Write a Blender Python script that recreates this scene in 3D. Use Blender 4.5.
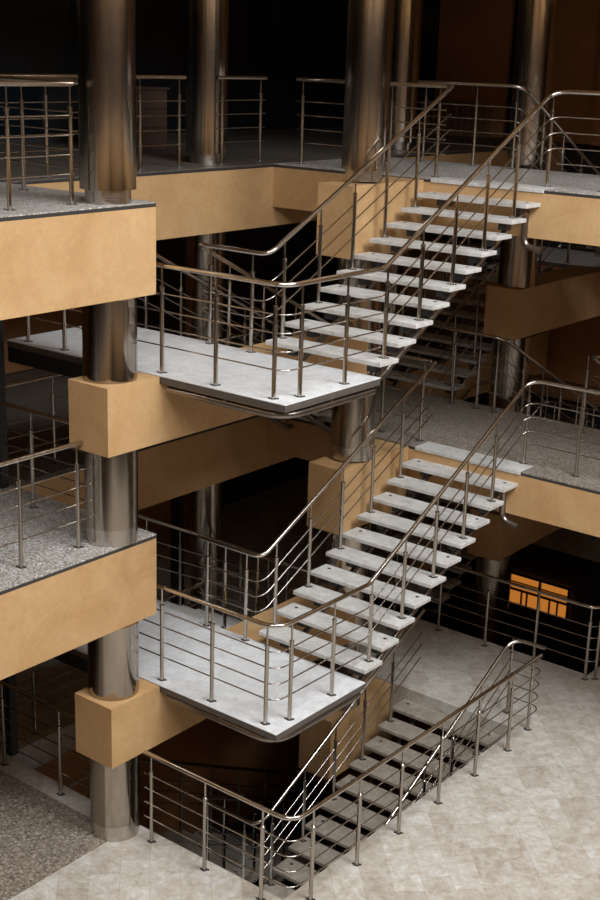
import bpy, bmesh, math, random
from mathutils import Vector, Matrix
random.seed(7)
C = bpy.context.scene
COL = C.collection
for o in list(bpy.data.objects): bpy.data.objects.remove(o)

# ---------------------------------------------------------------- camera
cam_d = bpy.data.cameras.new('camera'); cam = bpy.data.objects.new('camera', cam_d); COL.objects.link(cam)
YAW, PITCH, ROLL, FPX = 0.6629, 0.2933, 0.0318, 1312.69
fwd = Vector((-math.sin(YAW)*math.cos(PITCH), math.cos(YAW)*math.cos(PITCH), -math.sin(PITCH)))
rt = Vector((math.cos(YAW), math.sin(YAW), 0)); up = rt.cross(fwd)
r2 = math.cos(ROLL)*rt + math.sin(ROLL)*up; u2 = -math.sin(ROLL)*rt + math.cos(ROLL)*up
cam.matrix_world = Matrix(((r2.x, u2.x, -fwd.x, 7.1036), (r2.y, u2.y, -fwd.y, -8.8638), (r2.z, u2.z, -fwd.z, 7.9667), (0, 0, 0, 1)))
cam_d.sensor_fit = 'HORIZONTAL'; cam_d.sensor_width = 36; cam_d.lens = FPX/600*36
cam_d.clip_start = .1; cam_d.clip_end = 100
C.camera = cam
# ---------------------------------------------------------------- world, lights, exposure
w = bpy.data.worlds.new('World'); C.world = w; w.use_nodes = True
bg = w.node_tree.nodes['Background']; bg.inputs[0].default_value = (.80, .90, 1.0, 1); bg.inputs[1].default_value = .12
def area(name, loc, target, sx, sy, power, color):
    l = bpy.data.lights.new(name, 'AREA'); l.shape = 'RECTANGLE'; l.size = sx; l.size_y = sy; l.energy = power; l.color = color
    o = bpy.data.objects.new(name, l); COL.objects.link(o); o.location = loc
    o.rotation_euler = (Vector(target)-Vector(loc)).to_track_quat('-Z', 'Y').to_euler(); return o
area('skylight', (7.6, .6, 12.5), (6.4, .6, 0), 5.0, 6.5, 2050, (.92, .965, 1.0))
area('skylight_front', (5.0, -6.0, 12.5), (4.0, -5.0, 0), 7.0, 3.6, 1150, (.95, .975, 1.0))
area('north_glazing', (3.4, 12.7, 6.6), (3.0, 0, 6.0), 2.2, 11, 80, (1.0, .95, .88))

vs = C.view_settings; vs.view_transform = 'Standard'; vs.look = 'None'; vs.exposure = 0.0; vs.gamma = 1; vs.use_curve_mapping = False

# ---------------------------------------------------------------- materials
def new_mat(name):
    m = bpy.data.materials.new(name); m.use_nodes = True
    nt = m.node_tree; return m, nt, nt.nodes['Principled BSDF']
def N(nt, t, **k):
    n = nt.nodes.new(t)
    for a, b in k.items(): setattr(n, a, b)
    return n
def coords(nt, scale=(1, 1, 1), rot=(0, 0, 0)):
    g = N(nt, 'ShaderNodeNewGeometry'); mp = N(nt, 'ShaderNodeMapping'); mp.inputs['Scale'].default_value = scale; mp.inputs['Rotation'].default_value = rot
    nt.links.new(g.outputs['Position'], mp.inputs['Vector']); return mp.outputs['Vector']
def ramp(nt, src, stops):
    r = N(nt, 'ShaderNodeValToRGB'); cr = r.color_ramp
    while len(cr.elements) < len(stops): cr.elements.new(.5)
    for e, (p, c) in zip(cr.elements, stops): e.position = p; e.color = (*c, 1)
    nt.links.new(src, r.inputs['Fac']); return r.outputs['Color']
def noise(nt, vec, scale, detail=4, rough=.6, dist=0):
    n = N(nt, 'ShaderNodeTexNoise'); n.inputs['Scale'].default_value = scale; n.inputs['Detail'].default_value = detail
    n.inputs['Roughness'].default_value = rough; n.inputs['Distortion'].default_value = dist
    nt.links.new(vec, n.inputs['Vector']); return n.outputs['Fac']
def mix(nt, a, b, fac, mode='MIX'):
    m = N(nt, 'ShaderNodeMix', data_type='RGBA', blend_type=mode)
    if isinstance(fac, float): m.inputs[0].default_value = fac
    else: nt.links.new(fac, m.inputs[0])
    for i, v in ((6, a), (7, b)):
        if isinstance(v, tuple): m.inputs[i].default_value = (*v, 1)
        else: nt.links.new(v, m.inputs[i])
    return m.outputs[2]
def bump(nt, bs, h, strength, dist=.01):
    b = N(nt, 'ShaderNodeBump'); b.inputs['Strength'].default_value = strength; b.inputs['Distance'].default_value = dist
    nt.links.new(h, b.inputs['Height']); nt.links.new(b.outputs['Normal'], bs.inputs['Normal'])
def plaster(name, c1, c2, c3):
    m, nt, bs = new_mat(name); v = coords(nt)
    a = ramp(nt, noise(nt, v, 1.7, 6, .62, .6), [(.32, c1), (.52, c2), (.72, c3)])
    f = ramp(nt, noise(nt, v, 16, 5, .7, .8), [(.3, (.86, .86, .86)), (.7, (1.06, 1.05, 1.03))])
    col = mix(nt, a, f, .75, 'MULTIPLY'); nt.links.new(col, bs.inputs['Base Color'])
    bs.inputs['Roughness'].default_value = .62; bs.inputs['Specular IOR Level'].default_value = .3
    bump(nt, bs, noise(nt, v, 40, 4), .12); return m
def flat(name, c, rough=.6, metal=0.0, spec=.5):
    m, nt, bs = new_mat(name); v = coords(nt)
    col = ramp(nt, noise(nt, v, 9, 3), [(.3, tuple(x*.88 for x in c)), (.7, tuple(min(1, x*1.1) for x in c))])
    nt.links.new(col, bs.inputs['Base Color']); bs.inputs['Roughness'].default_value = rough
    bs.inputs['Metallic'].default_value = metal; bs.inputs['Specular IOR Level'].default_value = spec; return m
def brushed(name, c1, c2, rough, horiz=True, aniso=.4):
    m, nt, bs = new_mat(name)
    v = coords(nt, (1, 1, 60) if horiz else (60, 60, 1)); s = noise(nt, v, 3, 4, .6)
    v2 = coords(nt, (1, 1, .45)); b = noise(nt, v2, 2.4, 4, .6, .5)
    col = ramp(nt, b, [(.3, c1), (.7, c2)]); nt.links.new(col, bs.inputs['Base Color'])
    bs.inputs['Metallic'].default_value = 1.0
    r = N(nt, 'ShaderNodeMapRange'); r.inputs[3].default_value = rough*.8; r.inputs[4].default_value = rough*1.25
    nt.links.new(s, r.inputs[0]); nt.links.new(r.outputs[0], bs.inputs['Roughness'])
    return m
def terrazzo(name, base, dark, light, scale=55):
    m, nt, bs = new_mat(name); v = coords(nt)
    vo = N(nt, 'ShaderNodeTexVoronoi'); vo.inputs['Scale'].default_value = scale; nt.links.new(v, vo.inputs['Vector'])
    sep = N(nt, 'ShaderNodeSeparateColor'); nt.links.new(vo.outputs['Color'], sep.inputs[0])
    col = ramp(nt, sep.outputs[0], [(0, dark), (.3, base), (.7, base), (.95, light)])
    big = ramp(nt, noise(nt, v, 1.2, 3), [(.3, (.88, .88, .88)), (.7, (1.05, 1.05, 1.05))])
    nt.links.new(mix(nt, col, big, .8, 'MULTIPLY'), bs.inputs['Base Color'])
    bs.inputs['Roughness'].default_value = .55; return m
def marble(name, c1, c2, c3, tile=None, rough=.35, ang=0.8):
    m, nt, bs = new_mat(name); v = coords(nt)
    a = ramp(nt, noise(nt, v, 6.5, 9, .74, .5), [(.30, c1), (.5, c2), (.68, c3)])
    f = ramp(nt, noise(nt, v, 22, 6, .75, .6), [(.3, (.80, .79, .77)), (.55, (1, 1, 1)), (.75, (1.1, 1.1, 1.1))])
    col = mix(nt, a, f, .7, 'MULTIPLY')
    if tile:
        vt = coords(nt, rot=(0, 0, ang))
        bt = N(nt, 'ShaderNodeTexBrick'); bt.offset = .5; bt.squash = 1
        bt.inputs['Scale'].default_value = 1; bt.inputs['Brick Width'].default_value = tile; bt.inputs['Row Height'].default_value = tile*.66
        bt.inputs['Mortar Size'].default_value = .0035; bt.inputs['Mortar Smooth'].default_value = .6
        bt.inputs['Color1'].default_value = (.82, .79, .75, 1); bt.inputs['Color2'].default_value = (1.10, 1.12, 1.14, 1); bt.inputs['Mortar'].default_value = (.70, .67, .63, 1)
        nt.links.new(vt, bt.inputs['Vector']); col = mix(nt, col, bt.outputs['Color'], .85, 'MULTIPLY')
    nt.links.new(col, bs.inputs['Base Color']); bs.inputs['Roughness'].default_value = rough
    return m
M = {}
M['tan'] = plaster('tan_plaster', (.44, .258, .112), (.49, .30, .14), (.54, .345, .172))
M['brown'] = plaster('brown_plaster', (.17, .075, .03), (.20, .09, .038), (.23, .105, .045))
M['steel'] = brushed('column_steel', (.33, .285, .24), (.44, .39, .335), .16)
M['collar'] = brushed('collar_steel', (.45, .42, .38), (.6, .56, .52), .25)
M['rail'] = brushed('rail_steel', (.37, .33, .29), (.50, .46, .415), .15)
M['handrail'] = brushed('handrail_steel', (.50, .46, .41), (.66, .61, .56), .17)
M['pipe'] = brushed('pipe_steel', (.24, .21, .19), (.34, .30, .27), .3)
M['black'] = flat('black_steel', (.012, .013, .015), .45)
M['edge'] = flat('edge_trim', (.035, .032, .03), .4)
M['stone'] = marble('light_stone', (.50, .50, .50), (.62, .62, .62), (.72, .72, .73), rough=.4)
M['tread'] = marble('tread_stone', (.38, .355, .325), (.52, .50, .47), (.63, .615, .595), rough=.45)
M['warm_stone_shaded'] = marble('warm_stone_shaded', (.20, .165, .13), (.30, .255, .205), (.38, .335, .285), rough=.5)  # warm brown stone, with the basement gloom also put into its colour
M['stone_edge'] = flat('stone_edge', (.085, .07, .06), .45)
M['marble'] = marble('marble_floor', (.34, .285, .22), (.49, .44, .38), (.60, .58, .55), tile=.46, rough=.32, ang=.80)
M['granite'] = terrazzo('granite_floor', (.33, .30, .265), (.13, .11, .09), (.60, .58, .56), 60)
M['walk_floor_shaded'] = terrazzo('walkway_floor_shaded', (.21, .175, .14), (.09, .07, .05), (.38, .34, .29), 60)  # same stone as the upper walkway, shade under it painted into the colour
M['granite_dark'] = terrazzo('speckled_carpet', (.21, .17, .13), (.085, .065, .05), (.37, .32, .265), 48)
M['rear_floor_shaded'] = terrazzo('rear_gallery_floor_shaded', (.10, .082, .066), (.05, .04, .03), (.18, .155, .13), 60)  # gallery granite darkened: the rear shade is put into the colour
M['glass'] = flat('dark_glass', (.006, .010, .013), .12, 0, .5)
M['dark'] = flat('dark_surface', (.03, .025, .022), .7)
M['wood'] = flat('brown_wood', (.22, .12, .065), .5)
M['dark_wood'] = flat('dark_brown_wood', (.07, .035, .022), .6)
M['void'] = flat('void_black', (.01, .01, .01), .8)
def emis(name, c, s):
    m, nt, bs = new_mat(name); bs.inputs['Base Color'].default_value = (*c, 1)
    bs.inputs['Emission Color'].default_value = (*c, 1); bs.inputs['Emission Strength'].default_value = s; return m
M['rust'] = plaster('rust_plaster', (.36, .165, .07), (.42, .195, .085), (.47, .23, .10))
M['lit'] = emis('lit_window', (.80, .27, .04), .55)

# ---------------------------------------------------------------- mesh helpers
class MB:
    def __init__(s): s.bm = bmesh.new()
    def box(s, x0, x1, y0, y1, z0, z1, bev=0):
        vs_ = [s.bm.verts.new((x, y, z)) for z in (z0, z1) for y in (y0, y1) for x in (x0, x1)]
        fs = [s.bm.faces.new([vs_[i] for i in f]) for f in ((0, 2, 3, 1), (4, 5, 7, 6), (0, 1, 5, 4), (2, 6, 7, 3), (0, 4, 6, 2), (1, 3, 7, 5))]
        if bev:
            es = list({e for f in fs for e in f.edges})
            bmesh.ops.bevel(s.bm, geom=es, offset=bev, segments=2, affect='EDGES', profile=.5)
        return s
    def cyl(s, p, q, r0, r1=None, n=16, cap=True):
        p, q = Vector(p), Vector(q); r1 = r0 if r1 is None else r1
        s.rings([(p, r0), (q, r1)], n, cap); return s
    def rings(s, pr, n=16, cap=True, hard=False):
        if hard:
            for q in range(len(pr)-1): s.rings(pr[q:q+2], n, q in (0, len(pr)-2) or True)
            return s
        pts = [Vector(a) for a, _ in pr]; rows = []; ref = None
        for i, (p, r) in enumerate(pr):
            p = Vector(p)
            t = (pts[min(i+1, len(pts)-1)]-pts[max(i-1, 0)]).normalized()
            if ref is None: ref = t.orthogonal().normalized()
            ref = (ref-t*ref.dot(t)).normalized(); b = t.cross(ref)
            rows.append([s.bm.verts.new(p+r*(math.cos(2*math.pi*k/n)*ref+math.sin(2*math.pi*k/n)*b)) for k in range(n)])
        for a, b in zip(rows, rows[1:]):
            for k in range(n):
                f = s.bm.faces.new((a[k], a[(k+1) % n], b[(k+1) % n], b[k])); f.smooth = True
        if cap:
            s.bm.faces.new([s.bm.verts.new(v_.co) for v_ in rows[0]][::-1]); s.bm.faces.new([s.bm.verts.new(v_.co) for v_ in rows[-1]])
        return s
    def lathe(s, c, prof, n=48):
        rows = [[s.bm.verts.new((c[0]+r*math.cos(2*math.pi*k/n), c[1]+r*math.sin(2*math.pi*k/n), z)) for k in range(n)] for r, z in prof]
        for a, b in zip(rows, rows[1:]):
            for k in range(n):
                f = s.bm.faces.new((a[k], a[(k+1) % n], b[(k+1) % n], b[k])); f.smooth = True
        s.bm.faces.new([s.bm.verts.new(v_.co) for v_ in rows[0]][::-1]); s.bm.faces.new([s.bm.verts.new(v_.co) for v_ in rows[-1]]); return s
    def build(s, name, mat, parent=None):
        me = bpy.data.meshes.new(name)
        bmesh.ops.recalc_face_normals(s.bm, faces=s.bm.faces)
        s.bm.to_mesh(me); s.bm.free()
        mats = mat if isinstance(mat, (list, tuple)) else [mat]
        for m_ in mats: me.materials.append(M[m_])
        o = bpy.data.objects.new(name, me); COL.objects.link(o)
        if parent is not None:
            o.parent = parent; o.matrix_parent_inverse = Matrix.Identity(4)
            loc = Vector((0, 0, 0)); p = parent
            while p is not None: loc += p.location; p = p.parent
            if loc.length > 0: me.transform(Matrix.Translation(-loc))
        return o
def thing(name, label, cat, loc, group=None):
    o = bpy.data.objects.new(name, None); COL.objects.link(o); o.location = loc; o.empty_display_size = .2
    o['label'] = label; o['category'] = cat
    if group: o['group'] = group
    return o
def tag(o, label, cat, group=None):
    o['label'] = label; o['category'] = cat
    if group: o['group'] = group
    return o
def struct(o): o['kind'] = 'structure'; return o
def fillet(P, r, n=5):
    P = [Vector(p) for p in P]; out = [P[0]]
    for a, b, c in zip(P, P[1:], P[2:]):
        d1, d2 = (a-b), (c-b); h1, h2 = Vector((d1.x, d1.y)), Vector((d2.x, d2.y))
        straight_on = h1.length > .01 and h2.length > .01 and h1.angle(h2) > 3.0
        l = min(.035 if straight_on else r, d1.length*.45, d2.length*.45)
        ang = d1.angle(d2)
        if ang > 3.10: out.append(b); continue
        p0, p1 = b+d1.normalized()*l, b+d2.normalized()*l
        for k in range(n+1):
            t = k/n; out.append((1-t)**2*p0+2*t*(1-t)*b+t*t*p1)
    out.append(P[-1]); return out
def tube(P, r, fr=.12, n=10, nseg=5):
    m = MB(); m.rings([(p, r) for p in fillet(P, fr, nseg)], n); return m

# ---------------------------------------------------------------- building measures
H, R, G = 3.3, .15, .2978
D, W, XL = 1.485, 1.465, -3.83          # landing depth, flight width, landing left end
T0, TD, FE = 1.457, .318, 4.45          # first tread near edge, tread depth, floor edge
XS = -1.63                              # edge of near gallery
FE2 = 6.85                              # far edge of the walkway
BARS = (.78, .61, .44, .27)
RH = 1.05
def post(parent, x, y, zb, zt):
    h = zt-zb; k = zb+h*.79
    m = MB(); m.rings([((x, y, zb), .0215), ((x, y, k), .0215), ((x, y, k+.004), .0255), ((x, y, k+.02), .0255), ((x, y, k+.03), .013), ((x, y, k+.032), .0105), ((x, y, zt-.015), .0105)], 12, hard=True)
    p = m.build('post', 'rail', parent)
    f = MB(); f.rings([((x, y, zb), .034), ((x, y, zb+.005), .033)], 14)
    for s in (-1, 1): f.rings([((x+s*.036, y+s*.02, zb), .011), ((x+s*.036, y+s*.02, zb+.014), .007)], 8)
    f.build('post_foot', 'edge', p)
    return p
def guard(label, path, posts, bars=BARS, rail_r=.0235, group='steel guard rails', barpaths=None, base=None):
    """path: points at handrail height; posts: (x, y, floor z, rail z)"""
    b = base or (posts[0][0], posts[0][1], posts[0][2])
    g = thing('guard_rail', label, 'railing', b, group)
    tube(path, rail_r, .13 if 'behind the' in label else .20, 12).build('handrail', 'handrail', g)
    for i, h in enumerate(bars):
        P = (barpaths[i] if barpaths else [(p[0], p[1], p[2]-(RH-h)) for p in path])
        tube(P, .0075, .16, 8, 5).build('rail_bar', 'rail', g)
    for p in posts: post(g, *p)
    return g

# ---------------------------------------------------------------- room shell
def shell():
    X0, X1, Y0, Y1, ZT, ZB = -8.0, 14.0, -14.0, 13.0, 12.6, -3.3
    # ground floor with two stair openings
    m = MB(); z0, z1 = -.35, 0
    m.box(.27, X1, Y0, Y1, z0, z1)
    m.box(-8, .27, Y0, -.15, z0, z1)
    m.box(-8, -3.9, -.15, Y1, z0, z1)
    m.box(-3.9, .27, FE-.03, 6.4, z0, z1)
    m.box(-3.9, .27, 11.2, Y1, z0, z1)
    struct(m.build('floor', 'marble'))
    struct(MB().box(X0, X1, Y0, Y1, ZB-.2, ZB).build('floor', 'dark'))
    # ceiling with skylight opening
    m = MB()
    m.box(X0, X1, 4.2, Y1, ZT, ZT+.2); m.box(X0, X1, Y0, -8.2, ZT, ZT+.2); m.box(X0, 1.2, -8.2, 4.2, ZT, ZT+.2); m.box(11.0, X1, -8.2, 4.2, ZT, ZT+.2)
    struct(m.build('ceiling', 'tan'))
    # west wall: dark glazing above, brown plaster panels on the lower storeys
    m = MB(); m.box(X0-.2, X0, Y0, Y1, ZB, ZT); struct(m.build('wall_west', 'dark'))
    m = MB()
    m.box(X0, X0+.06, -6, 5.7, 3.3, 5.7); m.box(X0, X0+.06, -6, 7.2, -.0, 2.45); m.box(X0, X0+.06, -2, 12, -3.3, -.4)
    struct(m.build('wall_west', 'rust'))
    m = MB(); m.box(X0, X1, Y1, Y1+.2, ZB, ZT); struct(m.build('wall_north', 'dark'))
    m = MB(); m.box(-6.75, -5.25, Y1-.35, Y1, 6.6, 9.1); m.box(-4.75, 9, Y1-.35, Y1, 6.6, 9.1)
    m.box(-3.4, 9, Y1-.5, Y1-.35, 6.6, 9.1)
    m.box(-7.9, 9, Y1-.35, Y1, 2.0, 4.6); m.box(-7.9, 9, Y1-.35, Y1, -3.3, -2.2)
    struct(m.build('wall_north', 'rust'))
    m = MB(); m.box(X1, X1+.2, Y0, Y1, ZB, ZT); struct(m.build('wall_east', 'brown'))
    m = MB(); m.box(X0, X1, Y0-.2, Y0, ZB, ZT); struct(m.build('wall_south', 'brown'))
    # glazing on the upper west and north walls
    m = MB(); m.box(X0, X0+.05, -6, Y1, 6.7, 9.0)
    struct(m.build('window_1', 'glass'))
    m = MB(); m.box(-7.9, -6.8, Y1-.3, Y1-.2, 6.7, 9.0); m.box(-5.22, -4.78, Y1-.3, Y1-.2, 6.7, 9.0)
    struct(m.build('window_2', 'glass'))
    m = MB(); m.box(X0, X0+.05, 7.3, Y1, 0, 2.4); struct(m.build('window_3', 'glass'))
    m = MB()
    for x in (1.6, 3.35, 5.1): m.box(x, x+.06, Y1-.2, Y1-.1, .4, 12.2)
    for z in (.4, 3.0, 6.3, 9.6, 12.2): m.box(1.6, 5.16, Y1-.2, Y1-.1, z, z+.06)
    struct(m.build('window_4', 'black'))
    # basement walls around the stair shaft
    m = MB(); m.box(-4.5, -4.3, -1.5, 6.2, ZB, -.36); struct(m.build('wall_basement_west', 'rust'))
    m = MB(); m.box(-4.3, 1.2, 6.2, 6.4, ZB, -.36); struct(m.build('wall_basement_inner', 'rust'))
    m = MB(); m.box(-6.0, 1.2, 11.3, 11.5, ZB, -.36); struct(m.build('wall_basement_north', 'dark'))
    m = MB(); m.box(-4.3, 1.2, -1.7, -1.5, ZB, -.36); struct(m.build('wall_basement_south', 'rust'))
    m = MB(); m.box(1.2, 1.4, -1.5, 11.3, ZB, -.36); struct(m.build('wall_basement_east', 'rust'))
shell()
def lit_window():
    t = thing('lit_window', 'orange glowing window in the dark wall beyond the walkway at lower right', 'window', (-2.8, 11.26, -1.6))
    x0, x1, z0, z1 = -3.6, -2.42, -1.6, -1.03
    MB().box(x0, x1, 11.25, 11.28, z0, z1).build('window_pane', 'lit', t)
    m = MB()
    for x in (x0-.02, x0+.60, x1): m.box(x, x+.035, 11.20, 11.255, z0-.03, z1+.03)
    for z in (z0-.03, z0+.27, z1): m.box(x0, x1, 11.205, 11.25, z, z+.035)
    m.box(x0, x1, 11.21, 11.25, z0+.42, z0+.435)
    for x in (.25, .36, .82, .98): m.box(x0+x, x0+x+.022, 11.21, 11.25, z0, z0+.29)
    m.build('window_frame', 'black', t)
lit_window()

# ---------------------------------------------------------------- gallery decks (each storey)
def deck(name, label, boxes, z, depth, cat='gallery', mat='granite', group=None, edges=()):
    """boxes: plan rectangles; z top; depth of fascia"""
    x0, x1, y0, y1 = boxes[0]
    g = thing(name, label, cat, ((x0+x1)/2, (y0+y1)/2, z-depth), group)
    a, b, c = MB(), MB(), MB()
    for (x0, x1, y0, y1, dd) in [(*q, depth) if len(q) == 4 else q for q in boxes]:
        a.box(x0, x1, y0, y1, z-.012, z)
        b.box(x0, x1, y0, y1, z-.045, z-.012)
        c.box(x0, x1, y0, y1, z-dd, z-.045)
    c.build('fascia', 'tan', g); b.build('edge_strip', 'edge', g); a.build('floor_slab', mat, g)
    return g
b = MB().box(-2.06, -1.56, 3.05, FE, -.85, -.02, .004).build('support_beam', 'tan'); tag(b, 'brown block beam beside the sunken basement flight, below the floor', 'beam', 'plastered beams at the columns')
for z, lev in ((3.3, 'middle'), (6.6, 'upper')):
    pl = {'middle': 'level with the lower gallery at mid height', 'upper': 'at the top left of the picture'}[lev]
    deck('gallery_deck', {'upper': 'tan plastered gallery with pale granite floor, the higher one jutting in at left', 'middle': 'tan plastered gallery with speckled granite floor, the lower one jutting in at left'}[lev],
         [(-7.9, XS, -13.9, .02)], z, .868, group='near galleries at left')
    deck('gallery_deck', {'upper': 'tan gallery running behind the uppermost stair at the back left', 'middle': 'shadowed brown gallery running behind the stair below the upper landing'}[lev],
         [(-7.9, -3.87, .02, 12.45)], z, .80, mat='rear_floor_shaded', group='rear galleries behind the stairs')
    deck('walkway_deck', {'upper': 'pale stone walkway at the head of the uppermost flight', 'middle': 'shade-darkened stone walkway at the head of the middle flight'}[lev],
         [(-3.87, 9.5, FE, FE2)], z, .55, cat='walkway', group='walkways at the heads of the flights', mat='walk_floor_shaded' if lev == 'middle' else 'granite')
    # beam nib under the walkway carrying the inner column
    b = MB().box(-2.06, -1.56, 3.05, FE, z-.83, z-.02, .004).build('support_beam', 'tan')
    tag(b, {'upper': 'tan block beam beside the uppermost flight, under the steel column', 'middle': 'orange tan block beam beside the middle flight, under the walkway'}[lev], 'beam', 'plastered beams at the columns')
g = deck('gallery_deck', 'dark gallery ceiling slab above the upper gallery, beyond the top edge', [(-7.9, XS, -13.9, .02), (-7.9, -3.87, .02, 12.45), (-3.87, 9.5, FE+.3, 12.45)], 9.9, .8)
for z, lev in ((3.3, 'first'), (6.6, 'second'), (9.9, 'third')):
    deck('gallery_deck', 'gallery of the %s storey on the near side of the hall' % lev, [(XS+.01, 13.9, -13.9, -8.05), (9.51, 13.9, -8.05, 12.6)], z, .80, group='galleries on the near side')
for z, lev in ((1.65, 'lower'), (4.95, 'upper')):
    b = MB().box(-2.10, -1.56, -.69, 3.5, z-.68, z-.085, .004).box(-2.10, -1.56, -.69, -.004, z-.09, z-.01).build('support_beam', 'tan')
    tag(b, {'upper': 'tan square beam under the upper landing, sticking out in front of the round column', 'lower': 'tan square beam under the lower landing, sticking out near the ground floor'}[lev], 'beam', 'plastered beams at the columns')
    b = MB().box(-2.12, -1.60, 7.06, 9.7, z-.70, z-.0, .004).build('support_beam', 'tan')
    tag(b, {'upper': 'dark brown beam at right under the uppermost walkway, against the black column', 'lower': 'dark brown beam at right beneath the middle walkway'}[lev], 'beam', 'plastered beams at the columns')

# ---------------------------------------------------------------- columns
def column(x, y, label, segs, r=.26):
    """segs: (z bottom, z top) of clear shafts"""
    t = thing('steel_column', label, 'column', (x, y, segs[0][0]), 'round steel columns')
    for z0, z1, col in segs:
        if col:
            ch, cr_ = (.13, .82) if z0 > 5 else (.17, .985)
            MB().lathe((x, y), [(r*cr_, z0), (r*cr_, z0+ch-.002)]).build('column_collar', 'collar', t)
            z0 += ch
        MB().lathe((x, y), [(r, z0), (r, z1)]).build('column_shaft', 'steel', t)
column(-1.86, -.37, 'round steel column at left standing on the marble floor', [(0, .975, True), (1.645, 2.43, False), (3.3, 4.268, True), (4.945, 5.73, False), (6.6, 9.08, True)])
column(-1.80, 3.56, 'round steel column behind the top left end of the uppermost flight', [(0, 2.45, True), (3.3, 5.75, True), (6.6, 9.08, True)])
column(-1.83, 7.38, 'round steel column behind the crossing handrails at upper right', [(-3.3, .94, True), (1.66, 4.24, False), (4.96, 9.08, False)])
column(-4.40, 3.75, 'round steel column at the back between the two rear railings', [(0, 2.48, True), (3.3, 5.78, True), (6.6, 9.08, True)])
column(-4.40, 8.05, 'round steel column half hidden in the dark beyond the top flight', [(3.3, 5.78, True), (6.6, 9.08, True)])
def spost(x, y, z0, z1, s, label):
    o = MB().box(x-s, x+s, y-s*.8, y+s*.8, z0, z1, .006).build('steel_post', 'black'); tag(o, label, 'post', 'black square posts')
spost(-3.90, -.085, 0, 5.72, .065, 'black square steel post at the left border under the upper landing')
spost(-5.1, 4.0, 0, 2.48, .09, 'black square post against the orange wall behind the lower landing')

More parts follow.
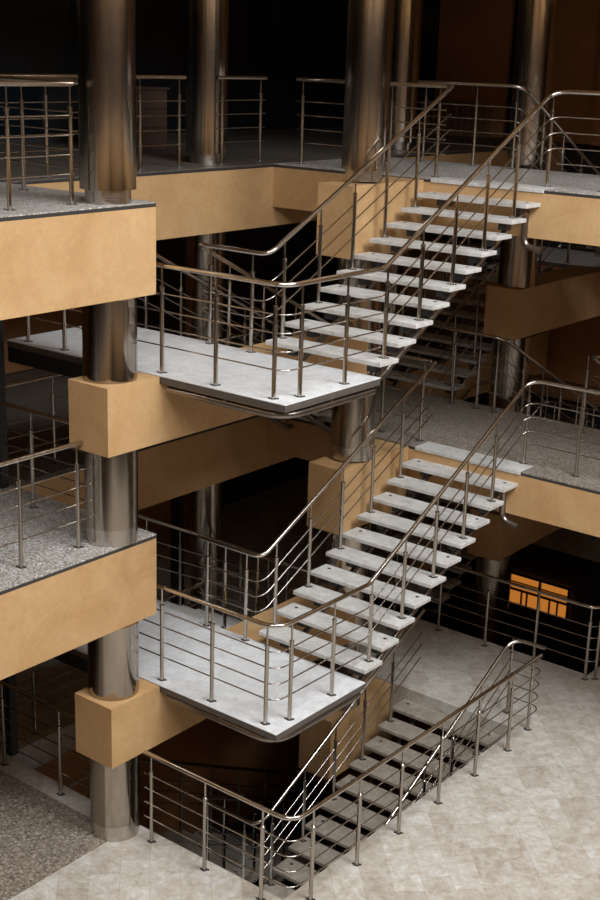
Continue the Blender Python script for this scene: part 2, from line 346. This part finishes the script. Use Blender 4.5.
# ---------------------------------------------------------------- stair units
UP = {}
def stair(zl, key, far=False):
    """zl: landing level. far: mirrored unit on the other side of the walkway"""
    fy = (lambda y: 11.3-y) if far else ((lambda y: y-.045) if key == 'base' else (lambda y: y))
    dx = -.13 if far else (.085 if key == 'base' else 0)
    def bx(m, x0, x1, y0, y1, z0, z1, bev=0):
        a, b = fy(y0), fy(y1); m.box(x0+dx, x1+dx, min(a, b), max(a, b), z0, z1, bev); return m
    P = lambda x, y, z: (x+dx, fy(y), z)
    names = {('mid', 0): 'lower', ('top', 0): 'upper', ('base', 0): 'basement'}
    L = LAB[(key, far)]
    # landing
    if key != 'base' or not far:
        t = thing('stair_landing', L['landing'], 'landing', P(-1.9, .7, zl-.2), 'stair landings')
        bx(MB(), XL, 0, 0, D, zl-.010, zl, .002).build('landing_slab', 'stone', t)
        bx(MB(), XL+.004, -.004, .004, D-.004, zl-.075, zl-.010).build('slab_edge', 'stone_edge', t)
        tube([P(-1.50, .05, zl-.135), P(-.05, .05, zl-.135), P(-.05, D-.05, zl-.135)], .036, .26, 12).build('support_pipe', 'pipe', t)
        m = MB(); bx(m, XL, -2.08, .01, .09, zl-.24, zl-.07); bx(m, XL, XL+.08, .09, D-.1, zl-.24, zl-.07); m.build('edge_channel', 'black', t)
        m = MB()
        for (x, y) in ((-.75, .05), (-.05, .75)): m.cyl(P(x, y, zl-.17), P(x, y, zl-.07), .02, n=8)
        m.build('pipe_bracket', 'pipe', t)
    # flights
    def flight(xr, z0, sgn, lab, n=10, nosing=True):
        f = thing('stair_flight', lab, 'stairs', P(xr-W/2, T0, z0), 'open stair flights')
        for i in range(n+(1 if sgn > 0 and not far and key != 'base' else 0)):
            z = z0+sgn*R*(i+1)+(.004 if i == n else 0); y = T0+i*G
            t = bx(MB(), xr-W, xr+(.03 if i == n else 0), y, y+TD, z-.046, z, .006).build('tread', 'tread' if key != 'base' else 'warm_stone_shaded', f)
            if i == n: break
            if i % 2 == 1:
                for x in (xr-.12, xr-W+.12): MB().rings([(P(x, y+.22, z-.01), .024), (P(x, y+.22, z+.003), .021)], 10).build('tread_bolt', 'edge', t)
        for k, x in enumerate((xr-.16, xr-W+.30)):
            s = sgn*R/G; o = -.16 if sgn > 0 else -.22
            pts = [P(x, D-.02 if sgn > 0 else D, z0-.115), P(x, T0+.25, z0+sgn*.05-.10)] 
            pts += [P(x, T0+10*G-.10, z0+sgn*(R*10.35)+o*1.0)]
            if sgn > 0 and k == 0:
                pts += [P(x, FE-.03, z0+R*10.2-.15), P(x, FE-.02, z0+R*10.2-.52), P(x+.22, FE-.02, z0+R*10.2-.56)]
            else: pts += [P(x, FE-.01, z0+sgn*R*10.6-.2)]
            st = tube(pts, .038, .10, 10).build('stringer', 'pipe', f)
            for i in range(n):
                z = z0+sgn*R*(i+1); y = T0+i*G+.12
                bx(MB(), x-.05, x+.05, y-.05, y+.06, z-.125, z-.042).build('tread_bracket', 'black', st)
        return f
    flight(0.007, zl, 1, L['up'])
    if not far or key != 'base': flight(-2.29, zl, -1, L['down'])
    # outer guard: down-flight left side, landing front, up-flight right side
    zr = zl+RH; zt = zl+H/2+RH; zb = zl-H/2+RH
    xe = L['xe']
    path = [P(-3.70, 4.72, zb), P(-3.70, 1.45, zr), P(-3.70, .10, zr), P(-.10, .10, zr), P(-.10, 1.60, zr), P(-.10, 4.75, zt), P(xe, 4.75, zt)]
    posts = [P(x, .10, zl)+(zr,) for x in (-.22, -.93, -1.63, -2.33, -3.03, -3.6)]
    posts += [P(-.10, y, zl)+(zr,) for y in (.33, 1.02)]
    sl = (zt-zr)/(4.75-1.60)
    for i in (1, 3, 5, 7, 9):
        y = T0+(i-1)*G+.21
        posts.append(P(-.10, y, zl+R*i)+(zr+max(0, sl*(y-1.6)),))
    posts.append(P(-.10, 4.76, zl+H/2)+(zt,))
    x = .60
    while x < xe: posts.append(P(x, 4.75, zl+H/2)+(zt,)); x += .70
    s2 = (zb-zr)/(4.72-1.45)
    for i in (2, 4, 6, 8, 10):
        y = T0+(i-1)*G+.2
        posts.append(P(-3.70, y, zl-R*i)+(zr+s2*(y-1.45),))
    bars = BARS
    bp = []
    for h in BARS:
        d = RH-h
        q = path[:-1] if key == 'base' else path
        if h == BARS[-1]: q = [path[1], path[2], path[3], path[4]]
        bp.append([(p[0], p[1], p[2]-d) for p in q])
    if key != 'base':
        bp.append([P(.0, 4.75, zt-(RH-BARS[-1])), P(xe, 4.75, zt-(RH-BARS[-1]))]); bars = BARS+(BARS[-1],)
    guard(L['outer'], path, posts, bars=bars, barpaths=bp)
    # inner guard round the gap between the two flights
    path = [P(-1.40, 4.70, zt), P(-1.40, 1.42, zr), P(-2.40, 1.42, zr), P(-2.40, 4.70, zb)]
    if far: path = [P(-3.0 if key == 'top' else -2.3, 4.70, zt)] + path
    if key == 'base': path += [P(-2.40, 5.4, zb)]
    posts = [P(-2.20, 1.42, zl)+(zr,), P(-1.62, 1.42, zl)+(zr,)]
    if far: posts += [P(x, 4.70, zl+H/2)+(zt,) for x in ((-2.87, -2.07, -1.47) if key == 'top' else (-2.15, -1.75, -1.47))]
    sl = (zt-zr)/(4.70-1.42)
    for i in (1, 3, 5, 7, 9):
        y = T0+(i-1)*G+.21
        posts.append(P(-1.40, y, zl+R*i)+(zr+sl*(y-1.42),))
    for i in (2, 4, 6, 8, 10):
        y = T0+(i-1)*G+.2
        posts.append(P(-2.40, y, zl-R*i)+(zr-sl*(y-1.42),))
    bp = [[(p[0], p[1], p[2]-(RH-h)) for p in path] for h in (BARS if far else (.74, .56, .38))]
    guard(L['inner'], path, posts, bars=(BARS if far else (.74, .56, .38)), barpaths=bp)
LAB = {
 ('base', False): dict(landing='stone landing down in the basement below the marble floor', up='stone stair flight sinking through the opening in the marble floor', down='hidden flight falling from the basement landing into the dark',
    outer='steel railing along the right side of the sunken basement flight', inner='steel railing along the left side of the sunken basement flight', xe=.35),
 ('mid', False): dict(landing='pale stone half landing, the lower one above the ground floor', up='open stone stair flight rising from the lower landing to the middle walkway', down='hidden flight falling from the lower landing behind the opening',
    outer='steel railing round the lower landing and up the right of the middle flight', inner='steel railing behind the lower landing and up the left of the middle flight', xe=3.3),
 ('top', False): dict(landing='bright white stone half landing, the upper one with the column at its left', up='open stone stair flight rising from the upper landing to the highest walkway', down='hidden flight falling from the upper landing behind the dark gap',
    outer='steel railing wrapping the upper landing and climbing the right side of the highest flight', inner='steel railing behind the upper landing and up the left of the highest flight', xe=3.3),
 ('mid', True): dict(landing='dark half landing beyond the walkway at lower right', up='dark flight falling away beyond the middle walkway', down='dark hidden flight beyond the middle walkway',
    outer='dark railing around the far landing at lower right', inner='steel railing falling to the right beyond the middle walkway', xe=.3),
 ('top', True): dict(landing='dark half landing seen under the highest walkway at right', up='dark flight falling away beyond the highest walkway', down='dark hidden flight beyond the highest walkway',
    outer='dark railing around the far landing under the highest walkway at right', inner='steel railing that crosses in front of the round column at upper right', xe=.3),
}
stair(-1.65, 'base'); stair(1.65, 'mid'); stair(4.95, 'top')
stair(1.65, 'mid', True); stair(4.95, 'top', True)

# ---------------------------------------------------------------- guard rails of galleries
def straight(label, pts, step=.71, start=.1, z=0, bars=BARS, group='steel guard rails', ends=True, postxy=None):
    path = [(x, y, z+RH) for x, y in pts]
    ps = []
    if postxy: ps = [(x, y, z, z+RH) for x, y in postxy]
    else:
        for (a, b) in zip(pts, pts[1:]):
            a, b = Vector(a), Vector(b); L_ = (b-a).length; n = max(1, round((L_-2*start)/step)); 
            for k in range(n+1):
                p = a+(b-a)*((start+(L_-2*start)*k/n)/L_); ps.append((p.x, p.y, z, z+RH))
    return guard(label, path, ps, bars, group=group)
for z, nm in ((3.3, 'lower'), (6.6, 'higher')):
    straight('steel railing along the edge of the %s near gallery at left' % nm, [(-1.92, -8.2), (-1.92, -.64 if z < 5 else -.73)], z=z,
             postxy=[(-1.92, -.76-.71*k) for k in range(11)])
    straight('dark railing across the back of the %s near gallery at left' % nm, [(-2.14, -.30), (-4.12, -.30), (-4.12, 3.05)], z=z, postxy=[(-3.12, -.30), (-4.02, -.30), (-4.12, .87), (-4.12, 1.58), (-4.12, 2.29), (-4.12, 2.95)])
    straight('dark rear railing just right of the back column on the %s storey' % nm, [(-4.12, 3.62), (-4.12, 4.56)], z=z)
    straight('dark railing behind the stair gap on the %s walkway' % nm, [(-3.72, 4.70), (-1.46, 4.70)] if z > 5 else [(-2.26, 4.70), (-1.46, 4.70)], z=z, group='steel guard rails')
# ground floor guards
zt = RH-.03
gp = [(-1.50, -.29, zt), (.47, -.29, zt), (.47, 4.55, zt)]
gposts = [(-1.40, -.29), (-.65, -.29), (.10, -.29), (.47, .03), (.47, .80), (.47, 1.56), (.47, 2.34), (.47, 3.12), (.47, 3.88), (.40, 4.50)]
guard('bright steel railing standing on the marble floor round the basement stair opening', gp, [(x, y, 0, zt) for x, y in gposts],
      barpaths=[[(-1.50, -.29, h), (.47, -.29, h), (.47, 4.66, h), (.0, 4.66, h)] for h in BARS])
straight('dark railing on the ground floor at the left behind the carpet', [(-2.14, -.30), (-4.05, -.30), (-4.05, 3.4)], z=0, postxy=[(-2.80, -.30), (-3.76, -.30), (-4.05, .4), (-4.05, 1.3), (-4.05, 2.2), (-4.05, 3.1)])
straight('dark railing on the marble floor at right beyond the basement stair', [(-3.7, 6.25), (.40, 6.25), (.40, 11.0)], z=0)
straight('black railing in front of the glowing orange window', [(-3.7, 11.35), (.27, 11.35)], z=0)

# ---------------------------------------------------------------- small things
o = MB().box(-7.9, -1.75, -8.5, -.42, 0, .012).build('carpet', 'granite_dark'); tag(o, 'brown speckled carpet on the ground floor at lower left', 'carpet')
def slats(x0, x1, y, label):
    t = thing('slatted_screen', label, 'screen', ((x0+x1)/2, y, 6.6), 'slatted screens by the far wall')
    m = MB(); m.box(x0, x1, y, y+.05, 6.6, 6.66); m.box(x0, x1, y, y+.05, 7.14, 7.2); m.build('screen_frame', 'wood', t)
    x = x0
    while x < x1-.03:
        MB().box(x, x+.07, y+.005, y+.045, 6.66, 7.14).build('screen_slat', 'wood', t); x += .125
slats(-6.9, -5.4, 12.4, 'brown slatted wooden screen against the far wall at top right')
slats(-9.6+1.8, -7.0, 12.4, 'small brown slatted screen in the dark far corner')

def cabinet():
    x0, x1, y0, y1 = -6.9, -6.3, 4.05, 5.0
    t = thing('wooden_cabinet', 'low dark brown cabinet in the shadow behind the rear railing at upper left', 'cabinet', ((x0+x1)/2, (y0+y1)/2, 6.6))
    MB().box(x0, x1, y0, y1, 6.6, 7.42, .01).build('cabinet_body', 'dark_wood', t)
    MB().box(x0-.02, x1+.03, y0-.02, y1+.02, 7.42, 7.45, .006).build('cabinet_top', 'dark_wood', t)
    for k in range(3): MB().box(x1, x1+.02, y0+.03, y1-.03, 6.66+k*.25, 6.88+k*.25, .004).build('drawer', 'dark_wood', t)
cabinet()
